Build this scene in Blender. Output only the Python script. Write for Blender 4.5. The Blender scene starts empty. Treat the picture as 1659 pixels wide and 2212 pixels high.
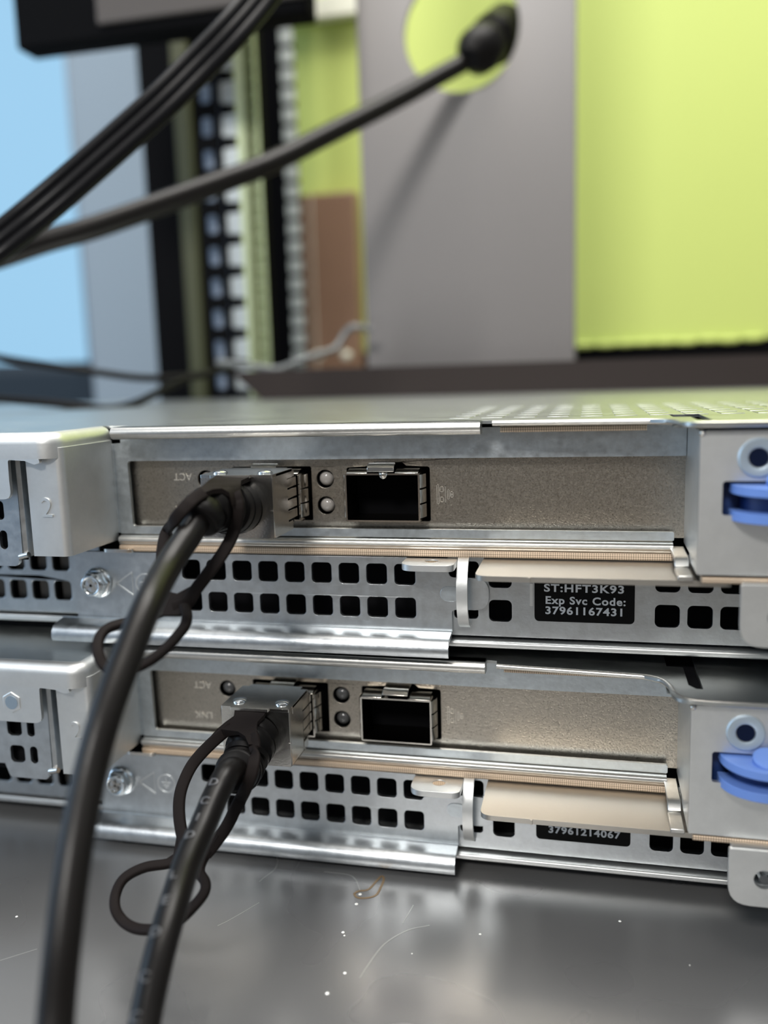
import bpy, bmesh, math, random
from mathutils import Vector, Matrix
from mathutils.geometry import tessellate_polygon
random.seed(7)
S = 0.001                     # everything below is written in millimetres
C = bpy.context.scene.collection
scn = bpy.context.scene

# ------------------------------------------------------------------ camera
EYE = Vector((33.412, -154.362, 95.95))
RI = Vector((0.9730753, 0.22856374, -0.02971675))
UP = Vector((-0.00645206, 0.15589154, 0.98775311))
FW = Vector((-0.23039713, 0.96096641, -0.15316891))
FPX = 1878.7
cam = bpy.data.cameras.new('camera'); co = bpy.data.objects.new('camera', cam); C.objects.link(co)
co.matrix_world = Matrix(((RI.x, UP.x, -FW.x, EYE.x*S), (RI.y, UP.y, -FW.y, EYE.y*S), (RI.z, UP.z, -FW.z, EYE.z*S), (0, 0, 0, 1)))
cam.sensor_fit = 'VERTICAL'; cam.sensor_height = 36; cam.sensor_width = 36*1659/2212
cam.lens = FPX*36/2212
cam.clip_start = 0.005; cam.clip_end = 30
cam.dof.use_dof = True; cam.dof.focus_distance = 0.156; cam.dof.aperture_fstop = 9.0
scn.camera = co

def at(px, py, Y):
    """point of the plane y = Y seen at a pixel of the 1659x2212 frame (mm)"""
    d = RI*((px-829.5)/FPX) - UP*((py-1106)/FPX) + FW
    return EYE + d*((Y-EYE.y)/d.y)
def at_z(px, py, Z):
    d = RI*((px-829.5)/FPX) - UP*((py-1106)/FPX) + FW
    return EYE + d*((Z-EYE.z)/d.z)

# ------------------------------------------------------------------ world
w = bpy.data.worlds.new('office_light'); scn.world = w; w.use_nodes = True
nt = w.node_tree; nt.nodes.clear()
wo = nt.nodes.new('ShaderNodeOutputWorld'); bg = nt.nodes.new('ShaderNodeBackground')
tc = nt.nodes.new('ShaderNodeTexCoord'); sx = nt.nodes.new('ShaderNodeSeparateXYZ')
mr = nt.nodes.new('ShaderNodeMapRange'); mr.inputs[1].default_value = -1; mr.inputs[2].default_value = 1
cr = nt.nodes.new('ShaderNodeValToRGB'); el = cr.color_ramp.elements
nt.links.new(tc.outputs['Generated'], sx.inputs[0]); nt.links.new(sx.outputs[2], mr.inputs[0]); nt.links.new(mr.outputs[0], cr.inputs[0])
stops = [(0.0, (.30, .27, .24)), (.32, (.42, .37, .31)), (.40, (.36, .31, .26)), (.445, (.09, .08, .075)), (.50, (.075, .08, .085)),
         (.56, (.22, .232, .245)), (.66, (.55, .575, .59)), (.80, (.80, .82, .825)), (1.0, (.95, .95, .95))]
el[0].position = stops[0][0]; el[0].color = (*stops[0][1], 1); el[1].position = 1.0; el[1].color = (*stops[-1][1], 1)
for p, c in stops[1:-1]:
    e = el.new(p); e.color = (*c, 1)
# daylight side of the room: a bluish window direction at the left
mb = nt.nodes.new('ShaderNodeMapRange'); mb.inputs[1].default_value = -.35; mb.inputs[2].default_value = -.95
nt.links.new(sx.outputs[0], mb.inputs[0])
mx = nt.nodes.new('ShaderNodeMix'); mx.data_type = 'RGBA'
nt.links.new(mb.outputs[0], mx.inputs[0]); nt.links.new(cr.outputs[0], mx.inputs[6]); mx.inputs[7].default_value = (.36, .62, .95, 1)
nt.links.new(mx.outputs[2], bg.inputs[0]); bg.inputs[1].default_value = 0.62
nt.links.new(bg.outputs[0], wo.inputs[0])

# ------------------------------------------------------------------ lights (the room's ceiling lamps, daylight and an added wall fill)
def area(name, loc, target, sx_, sy_, power, col):
    l = bpy.data.lights.new(name, 'AREA'); l.shape = 'RECTANGLE'; l.size = sx_*S; l.size_y = sy_*S
    l.energy = power; l.color = col
    o = bpy.data.objects.new(name, l); C.objects.link(o); o.location = Vector(loc)*S
    o.rotation_euler = (Vector(target)-Vector(loc)).to_track_quat('-Z', 'Y').to_euler()
    return o
area('ceiling_lamp_front', (-150, -900, 800), (0, 0, 60), 260, 160, 8.0, (1, .97, .93))
area('ceiling_lamp_over', (80, -80, 1250), (0, 0, 60), 800, 500, 7.0, (1, .94, .87))
area('added_wall_fill', (20, 170, 1000), (20, 430, 150), 900, 250, 8.0, (1, .98, .94))  # added fill to brighten the lime wall
area('window_daylight', (-900, -250, 350), (-60, 0, 60), 500, 700, 2.8, (.62, .80, 1.0))
scn.view_settings.view_transform = 'Standard'; scn.view_settings.look = 'None'
scn.view_settings.gamma = 1.0; scn.view_settings.use_curve_mapping = False
scn.view_settings.exposure = 0.15

# ------------------------------------------------------------------ materials
def mat(name, col, rough=.5, metal=0., spec=None, bump=0., bscale=3000., var=0., vscale=400., rvar=0., aniso=None, coat=0., emit=None, estr=1., trans=0., stretch=None):
    m = bpy.data.materials.new(name); m.use_nodes = True; n = m.node_tree; b = n.nodes['Principled BSDF']
    b.inputs['Base Color'].default_value = (*col, 1); b.inputs['Roughness'].default_value = rough; b.inputs['Metallic'].default_value = metal
    if spec is not None: b.inputs['Specular IOR Level'].default_value = spec
    if coat: b.inputs['Coat Weight'].default_value = coat; b.inputs['Coat Roughness'].default_value = .12
    if trans: b.inputs['Transmission Weight'].default_value = trans
    if emit: b.inputs['Emission Color'].default_value = (*emit, 1); b.inputs['Emission Strength'].default_value = estr
    t = n.nodes.new('ShaderNodeTexCoord'); src = t.outputs['Object']
    if stretch:
        mp = n.nodes.new('ShaderNodeMapping'); mp.inputs['Scale'].default_value = stretch
        n.links.new(src, mp.inputs[0]); src = mp.outputs[0]
    if bump:
        z = n.nodes.new('ShaderNodeTexNoise'); z.inputs['Scale'].default_value = bscale; z.inputs['Detail'].default_value = 3
        bm_ = n.nodes.new('ShaderNodeBump'); bm_.inputs['Strength'].default_value = bump; bm_.inputs['Distance'].default_value = .0002
        n.links.new(src, z.inputs['Vector']); n.links.new(z.outputs[0], bm_.inputs['Height']); n.links.new(bm_.outputs[0], b.inputs['Normal'])
    if var or rvar:
        z = n.nodes.new('ShaderNodeTexNoise'); z.inputs['Scale'].default_value = vscale; z.inputs['Detail'].default_value = 5; z.inputs['Roughness'].default_value = .65
        n.links.new(src, z.inputs['Vector'])
        if var:
            r = n.nodes.new('ShaderNodeMapRange'); r.inputs[1].default_value = .3; r.inputs[2].default_value = .7
            r.inputs[3].default_value = 1-var; r.inputs[4].default_value = 1+var*.6
            n.links.new(z.outputs[0], r.inputs[0])
            v = n.nodes.new('ShaderNodeVectorMath'); v.operation = 'SCALE'; v.inputs[0].default_value = col
            n.links.new(r.outputs[0], v.inputs['Scale']); n.links.new(v.outputs[0], b.inputs['Base Color'])
        if rvar:
            r = n.nodes.new('ShaderNodeMapRange'); r.inputs[1].default_value = .3; r.inputs[2].default_value = .7
            r.inputs[3].default_value = rough-rvar; r.inputs[4].default_value = rough+rvar
            n.links.new(z.outputs[0], r.inputs[0]); n.links.new(r.outputs[0], b.inputs['Roughness'])
    return m
M = {}
M['galv'] = mat('galvanised_steel', (.60, .63, .65), .36, 1, bump=.10, bscale=1800, var=.10, vscale=500, rvar=.05)
M['frame'] = mat('window_frame_steel', (.62, .67, .70), .40, 1, bump=.14, bscale=1200, var=.12, vscale=700, rvar=.05)
M['cover'] = mat('cover_steel', (.52, .54, .53), .33, 1, bump=.08, bscale=900, var=.08, vscale=260, rvar=.05, stretch=(.35, 1, 1))
M['rim'] = mat('rolled_edge_steel', (.64, .63, .60), .36, 1, bump=.10, bscale=1500, var=.08, vscale=500)
M['pale'] = mat('satin_steel', (.78, .79, .78), .46, 1, bump=.06, bscale=1500, var=.05, vscale=300)
M['nickel'] = mat('nickel_bracket', (.47, .43, .37), .31, 1, bump=.22, bscale=3600, var=.22, vscale=3600, rvar=.05)
M['chrome'] = mat('bright_nickel', (.74, .70, .64), .16, 1, bump=.04, bscale=1200)
M['module'] = mat('module_metal', (.70, .68, .64), .20, 1, bump=.06, bscale=2500, var=.05, vscale=900)
M['zinc'] = mat('zinc_screw', (.80, .84, .86), .13, 1)
M['dark'] = mat('painted_opening_shade', (.004, .004, .005), .7, spec=.1)  # near-black colour stands in for shade inside openings and gaps
M['darkmetal'] = mat('cage_metal_shade', (.05, .045, .04), .3, 1)
M['label'] = mat('black_label', (.004, .004, .004), .5, spec=.12)
M['white'] = mat('white_ink', (.80, .82, .84), .6)
M['rubber'] = mat('black_rubber', (.0055, .005, .005), .40, spec=.12, bump=.08, bscale=900)
M['cord'] = mat('black_cable_jacket', (.006, .005, .0045), .34, spec=.24, bump=.06, bscale=1200)
M['tab'] = mat('pull_tab_rubber', (.011, .0085, .008), .6, spec=.07, bump=.06, bscale=1500)
M['ink'] = mat('raised_cable_print', (.11, .11, .115), .35)
M['blue'] = mat('blue_plastic', (.14, .25, .60), .42, spec=.3)
M['bluedark'] = mat('dark_blue_plastic', (.012, .035, .14), .45)
M['navy'] = mat('navy_hole_shade', (.004, .008, .025), .5, spec=.1)
M['pipe'] = mat('light_pipe_plastic', (.34, .32, .30), .16, coat=.5)
M['pipedark'] = mat('unlit_light_pipe', (.07, .07, .07), .18, coat=.6)
def weave():
    m = mat('conductive_fabric', (.62, .49, .36), .55, .45); n = m.node_tree; b = n.nodes['Principled BSDF']
    t = n.nodes.new('ShaderNodeTexCoord'); mp = n.nodes.new('ShaderNodeMapping'); mp.inputs['Rotation'].default_value = (0, math.radians(45), 0)
    mp.inputs['Scale'].default_value = (1, 1, 1)
    ck = n.nodes.new('ShaderNodeTexChecker'); ck.inputs['Scale'].default_value = 3600
    ck.inputs['Color1'].default_value = (.80, .64, .48, 1); ck.inputs['Color2'].default_value = (.36, .27, .19, 1)
    n.links.new(t.outputs['Object'], mp.inputs[0]); n.links.new(mp.outputs[0], ck.inputs[0]); n.links.new(ck.outputs[0], b.inputs['Base Color'])
    return m
M['gasket'] = weave()
def shelf_mat():
    m = mat('brushed_shelf_steel', (.46, .47, .46), .36, .62); n = m.node_tree; b = n.nodes['Principled BSDF']
    t = n.nodes.new('ShaderNodeTexCoord')
    # cloudy smears in the roughness and tone
    z = n.nodes.new('ShaderNodeTexNoise'); z.inputs['Scale'].default_value = 40; z.inputs['Detail'].default_value = 1.5
    n.links.new(t.outputs['Object'], z.inputs['Vector'])
    r = n.nodes.new('ShaderNodeMapRange'); r.inputs[1].default_value = .1; r.inputs[2].default_value = .9; r.inputs[3].default_value = .22; r.inputs[4].default_value = .36
    n.links.new(z.outputs[0], r.inputs[0]); n.links.new(r.outputs[0], b.inputs['Roughness'])
    base = n.nodes.new('ShaderNodeMapRange'); base.inputs[1].default_value = .1; base.inputs[2].default_value = .9
    base.inputs[3].default_value = .21; base.inputs[4].default_value = .25; n.links.new(z.outputs[0], base.inputs[0])
    acc = base.outputs[0]
    cb = n.nodes.new('ShaderNodeCombineColor'); n.links.new(acc, cb.inputs[0]); n.links.new(acc, cb.inputs[1])
    n.links.new(acc, cb.inputs[2]); n.links.new(cb.outputs[0], b.inputs['Base Color'])
    return m
M['shelf'] = shelf_mat()
M['stain'] = mat('dried_stain', (.22, .15, .08), .4, .4)
M['speck'] = mat('white_speck', (.8, .8, .76), .6)
M['post'] = mat('grey_painted_post', (.20, .185, .178), .34, 0, spec=.5, bump=.03, bscale=1500)
M['bar'] = mat('brown_grey_painted_metal', (.028, .021, .019), .42, spec=.2, bump=.02, bscale=600)
M['lime'] = mat('lime_paint', (.54, .635, .165), .6, var=.02, vscale=4)
M['black'] = mat('black_paint', (.004, .004, .0045), .6, spec=.03)
M['blackgloss'] = mat('black_plastic', (.004, .004, .005), .30, spec=.16)
M['olive'] = mat('olive_reflection_tone', (.050, .052, .018), .45)  # olive tone painted for a reflection on the cabinet
M['column'] = mat('blue_grey_column_paint', (.215, .27, .325), .6)
M['slate'] = mat('dark_slate_plastic', (.02, .03, .042), .6, spec=.15)
M['palegreen'] = mat('lime_reflection_steel', (.52, .58, .36), .45, .35, bump=.05, bscale=300)  # green of the lime wall's reflection put into the base colour
M['silver'] = mat('plated_rail_steel', (.62, .66, .66), .35, .7)
M['paleteeth'] = mat('pale_plated_teeth', (.55, .58, .55), .5)
M['mark'] = mat('engraved_mark', (.74, .70, .62), .38, .7)
M['dullwire'] = mat('dull_grey_wire', (.20, .21, .21), .5, .5)
M['panelgrey'] = mat('dark_grey_brown_panel', (.10, .09, .085), .5, spec=.15)
M['ledge'] = mat('ledge_steel', (.50, .475, .43), .42, 1, bump=.06, bscale=1500)  # warm base holds the beige reflected from the gasket
M['ring'] = mat('ring_plated_steel', (.46, .54, .60), .42, .6)
M['brown'] = mat('brown_cardboard', (.30, .18, .12), .40, var=.08, vscale=30)
M['paleblue'] = mat('painted_window_glow', (.30, .36, .46), .5)  # pale blue stands in for window light behind the rail holes
M['cream'] = mat('cream_painted_edge', (.85, .85, .72), .5)
M['glass'] = mat('daylit_window', (.02, .03, .04), .3, emit=(.37, .67, .93), estr=.80)

# ------------------------------------------------------------------ mesh helpers
ORG = {}
def setp(o, label=None, cat=None, group=None, kind=None):
    if label: o['label'] = label
    if cat: o['category'] = cat
    if group: o['group'] = group
    if kind: o['kind'] = kind
    return o
def thing(name, loc, label, cat, group=None):
    o = bpy.data.objects.new(name, None); C.objects.link(o); o.location = Vector(loc)*S; o.empty_display_size = .01
    ORG[o.name] = Vector(loc)
    return setp(o, label, cat, group)
class MB:
    def __init__(s): s.v = []; s.f = []
    def add(s, vs, fs):
        k = len(s.v); s.v += [Vector(p) for p in vs]; s.f += [tuple(i+k for i in f) for f in fs]; return s
    def box(s, x0, x1, y0, y1, z0, z1):
        vs = [(x, y, z) for x in (x0, x1) for y in (y0, y1) for z in (z0, z1)]
        return s.add(vs, [(0, 1, 3, 2), (4, 6, 7, 5), (0, 4, 5, 1), (2, 3, 7, 6), (0, 2, 6, 4), (1, 5, 7, 3)])
    def plate(s, loops, fr, t):
        """flat sheet with holes; loops of (a,b); fr(a,b,c) maps to 3-D with c = 0 front, t back"""
        vs = []; off = []
        for L in loops: off.append(len(vs)); vs += list(L)
        n = len(vs)
        tri = tessellate_polygon([[Vector((a, b, 0)) for a, b in L] for L in loops])
        s.add([fr(a, b, 0) for a, b in vs]+[fr(a, b, t) for a, b in vs],
              [tuple(q) for q in tri]+[tuple(i+n for i in reversed(q)) for q in tri] +
              [(o+i, o+(i+1) % len(L), o+(i+1) % len(L)+n, o+i+n) for o, L in zip(off, loops) for i in range(len(L))])
        return s
    def prism(s, prof, fr, a0, a1):
        """closed profile (u,v) swept along a"""
        return s.plate([prof], lambda u, v, c: fr(a0+c*(a1-a0), u, v), 1)
    def sweep(s, path, sec, upv, cap=True, scale=None):
        """section points (a,b) along a list of 3-D points"""
        P = [Vector(p) for p in path]; n = len(P); m = len(sec); vs = []
        for i, p in enumerate(P):
            t = (P[min(i+1, n-1)]-P[max(i-1, 0)]).normalized()
            u = upv[i] if isinstance(upv, list) else Vector(upv)
            a = u.cross(t).normalized(); b = t.cross(a).normalized(); k = scale[i] if scale else 1
            vs += [p+a*x*k+b*y*k for x, y in sec]
        fs = [(i*m+j, i*m+(j+1) % m, (i+1)*m+(j+1) % m, (i+1)*m+j) for i in range(n-1) for j in range(m)]
        if cap: fs += [tuple(range(m)), tuple((n-1)*m+j for j in reversed(range(m)))]
        return s.add(vs, fs)
    def tube(s, path, r, n=20, cap=True):
        sec = [(math.cos(2*math.pi*j/n), math.sin(2*math.pi*j/n)) for j in range(n)]
        rr = r if isinstance(r, list) else [r]*len(path)
        P = [Vector(p) for p in path]
        # parallel-transport frame
        t0 = (P[1]-P[0]).normalized(); u = Vector((0, 0, 1)) if abs(t0.z) < .9 else Vector((1, 0, 0)); us = []
        for i in range(len(P)):
            t = (P[min(i+1, len(P)-1)]-P[max(i-1, 0)]).normalized(); u = (u-t*u.dot(t)).normalized(); us.append(u.copy())
        return s.sweep(P, sec, us, cap, rr)
    def cyl(s, c, axis, r, h, n=32, r2=None):
        c = Vector(c); a = Vector(axis).normalized()
        return s.tube([c, c+a*h], [r, r if r2 is None else r2], n)
    def lathe(s, c, axis, prof, n=32):
        """profile (r, h) about an axis"""
        c = Vector(c); a = Vector(axis).normalized(); u = Vector((0, 0, 1)) if abs(a.z) < .9 else Vector((1, 0, 0))
        x = u.cross(a).normalized(); y = a.cross(x)
        vs = [c+a*h+x*(r*math.cos(2*math.pi*j/n))+y*(r*math.sin(2*math.pi*j/n)) for r, h in prof for j in range(n)]; m = len(prof)
        fs = [(i*n+j, i*n+(j+1) % n, (i+1)*n+(j+1) % n, (i+1)*n+j) for i in range(m-1) for j in range(n)]
        fs += [tuple(reversed(range(n))), tuple((m-1)*n+j for j in range(n))]
        return s.add(vs, fs)
    def sphere(s, c, r, n=16, sy=1.):
        c = Vector(c); prof = [(r*math.sin(math.pi*i/n)+1e-4, -r*sy*math.cos(math.pi*i/n)) for i in range(n+1)]
        return s.lathe(c, (0, 1, 0), prof, 24)
    def build(s, name, m, parent=None, bevel=0, seg=2, ang=38, label=None):
        me = bpy.data.meshes.new(name)
        o0 = Vector((0, 0, 0)); q = parent
        while q is not None:
            if q.name in ORG: o0 = ORG[q.name]; break
            q = q.parent
        if parent is None:
            lo = Vector((min(v.x for v in s.v)+max(v.x for v in s.v), min(v.y for v in s.v)+max(v.y for v in s.v), 0))/2; lo.z = min(v.z for v in s.v); o0 = lo
        me.from_pydata([(v-o0)*S for v in s.v], [], s.f)
        b = bmesh.new(); b.from_mesh(me)
        bmesh.ops.remove_doubles(b, verts=b.verts, dist=2e-7); bmesh.ops.recalc_face_normals(b, faces=b.faces)
        b.to_mesh(me); b.free()
        me.polygons.foreach_set('use_smooth', [True]*len(me.polygons)); me.set_sharp_from_angle(angle=math.radians(ang))
        me.materials.append(m if not isinstance(m, str) else M[m])
        o = bpy.data.objects.new(name, me); C.objects.link(o)
        if parent is None: o.location = o0*S
        else: o.parent = parent
        if parent is None: ORG[o.name] = o0
        if bevel:
            md = o.modifiers.new('edge', 'BEVEL'); md.width = bevel*S; md.segments = seg; md.limit_method = 'ANGLE'; md.angle_limit = math.radians(40); md.harden_normals = False
        if label: o['label'] = label
        return o
XZ = lambda y: (lambda a, b, c: (a, y+c, b))        # sheet facing the camera
XY = lambda z: (lambda a, b, c: (a, b, z+c))        # horizontal sheet
YZ = lambda x: (lambda a, b, c: (x+c, a, b))
ALX = lambda a, u, v: (a, u, v)                     # profile (y,z) along x
def rr(x0, x1, z0, z1, r, n=5):
    out = []
    for cx, cz, a in ((x1-r, z1-r, 0), (x0+r, z1-r, 90), (x0+r, z0+r, 180), (x1-r, z0+r, 270)):
        for k in range(n+1):
            t = math.radians(a+90*k/n); out.append((cx+r*math.cos(t), cz+r*math.sin(t)))
    return out
def circ(cx, cz, r, n=28): return [(cx+r*math.cos(2*math.pi*k/n), cz+r*math.sin(2*math.pi*k/n)) for k in range(n)]
def corner(poly):
    """polygon of (x,y[,r]) with rounded corners"""
    out = []; n = len(poly)
    for i, p in enumerate(poly):
        if len(p) < 3 or p[2] == 0: out.append((p[0], p[1])); continue
        a = Vector(poly[i-1][:2]); b = Vector(p[:2]); c = Vector(poly[(i+1) % n][:2]); r = p[2]
        d1 = (a-b).normalized(); d2 = (c-b).normalized(); ha = d1.angle(d2)/2
        tl = min(r/math.tan(ha), (a-b).length*.49, (c-b).length*.49); s0 = b+d1*tl; s1 = b+d2*tl
        for k in range(7):
            t = k/6; out.append(tuple((s0*(1-t)**2+b*2*t*(1-t)+s1*t*t)))
    return out
def offset_line(pts, t):
    """open 2-D polyline given thickness t -> closed profile"""
    P = [Vector(p) for p in pts]; out = []
    for i, p in enumerate(P):
        d = (P[min(i+1, len(P)-1)]-P[max(i-1, 0)]).normalized(); out.append((p.x-d.y*t, p.y+d.x*t))
    return [tuple(p) for p in P]+out[::-1]
def catmull(P, k=8):
    P = [Vector(p) for p in P]; Q = [P[0]*2-P[1]]+P+[P[-1]*2-P[-2]]; out = []
    for i in range(1, len(Q)-2):
        a, b, c, d = Q[i-1:i+3]
        for j in range(k):
            t = j/k; out.append(.5*((2*b)+(c-a)*t+(2*a-5*b+4*c-d)*t*t+(3*b-a-3*c+d)*t**3))
    out.append(P[-1]); return out
def text(name, body, m, parent, loc, h, depth=.08, rot=(90, 0, 0), bold=0, width=None, org=None, align='LEFT', space=1.):
    cu = bpy.data.curves.new(name, 'FONT'); cu.body = body; cu.size = h*1.37; cu.extrude = depth/2; cu.offset = bold; cu.align_x = align; cu.space_character = space
    cu.resolution_u = 4
    t = bpy.data.objects.new(name, cu); C.objects.link(t)
    dg = bpy.context.evaluated_depsgraph_get(); me = bpy.data.meshes.new_from_object(t.evaluated_get(dg)); bpy.data.objects.remove(t)
    xs = [v.co.x for v in me.vertices]; sc = 1
    if width and max(xs) > min(xs): sc = width/(max(xs)-min(xs))
    R = Matrix.Rotation(math.radians(rot[2]), 4, 'Z') @ Matrix.Rotation(math.radians(rot[1]), 4, 'Y') @ Matrix.Rotation(math.radians(rot[0]), 4, 'X')
    x0 = min(xs) if align == 'LEFT' else (min(xs)+max(xs))/2
    for v in me.vertices:
        p = Vector(((v.co.x-x0)*sc, v.co.y, v.co.z)); p = R @ p + Vector(loc) - org; v.co = p*S
    me.materials.clear(); me.materials.append(M[m]); o = bpy.data.objects.new(name, me); C.objects.link(o); o.parent = parent
    return o

# ------------------------------------------------------------------ the setting
SH = 0.0
shelf = MB().box(-420, 330, -170, 330, -2.5, SH).build('steel_shelf', 'shelf', None, .6)
setp(shelf, 'scratched dull grey metal shelf the two servers stand on', 'shelf')
# a dried brown ring stain, specks and scratches lying on the shelf
p = at_z(795, 1920, 0)
mbs = MB()
ringp = [at_z(x, y, .0) for x, y in ((765, 1931), (772, 1939), (792, 1940), (812, 1934), (822, 1918), (829, 1900), (824, 1893), (812, 1905), (795, 1922), (775, 1925), (765, 1931))]
mbs.sweep([Vector((q.x, q.y, .03)) for q in catmull(ringp, 5)], [(-.22, -.02), (.22, -.02), (.22, .03), (-.22, .03)], (0, 0, 1))
mbs.build('water_stain', 'stain', shelf, label='thin brown dried ring stain')
for x, y, r in ((778, 1932, .35), (770, 1953, .35), (741, 2014, .3), (744, 2021, .2), (1339, 1990, .28), (745, 2102, .3), (707, 2146, .35), (36, 1980, .25), (1037, 2018, .25), (890, 2060, .15), (600, 2230, .2), (1490, 2085, .12)):
    q = at_z(x, y, 0); MB().lathe((q.x, q.y, 0), (0, 0, 1), [(r, 0), (r*.8, r*.25), (.01, r*.35)], 8).build('dust_speck', 'speck', shelf, label='white speck of dust')
M['scratch'] = mat('scratch_bright_steel', (.42, .42, .41), .4, .8)
for pts, wd in ((((700, 1883), (750, 1889), (768, 1900), (778, 1925)), .12), (((928, 1999), (880, 2010), (830, 2040), (795, 2085), (778, 2112)), .16), (((560, 1780), (600, 1860), (560, 1905)), .1),
                (((893, 1955), (870, 1995)), .1), (((470, 2000), (500, 1985), (560, 1950)), .1), (((0, 2075), (80, 2050)), .1)):
    MB().sweep([Vector((q.x, q.y, .012)) for q in catmull([at_z(x, y, 0) for x, y in pts], 6)], [(-wd, -.01), (wd, -.01), (wd, .01), (-wd, .01)], (0, 0, 1)).build('scratch', 'scratch', shelf, label='fine pale scratch')

# wall, window, column behind
wall = MB().box(-215, 700, 430, 440, 113, 900).build('wall_back', 'lime'); setp(wall, kind='structure')
bb = MB().box(-215, 700, 428, 450, 0, 113).build('baseboard_back', 'black'); setp(bb, kind='structure')
# scalloped lower edge of the lime board
sc = MB()
for k in range(9):
    x0 = 24+k*12.5+random.uniform(-1, 1)
    sc.lathe((x0+6, 427.5, 112.6+random.uniform(-.3, .5)), (1, 0, 0), [(.1, -6.5), (1.6, -5), (2.0, 0), (1.6, 5), (.1, 6.5)], 10)
sc.build('trim_1', 'lime'); setp(bpy.data.objects['trim_1'], kind='structure')
wl = MB().box(-1400, -620, 900, 904, 60, 900).build('window_1', 'glass'); setp(wl, kind='structure')
col = MB().box(-368.5, -300, 500, 540, 0, 700).build('wall_left', 'column', None, 2); setp(col, kind='structure')
fl = MB().box(-1600, -372, 520, 890, 20, at(100, 783, 520).z).build('baseboard_left', 'slate', None, 10); setp(fl, kind='structure')
fl2 = MB().box(-1700, 1500, -600, 1200, -720, -700).build('floor', mat('beige_floor', (.52, .45, .38), .6)); setp(fl2, kind='structure')

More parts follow.
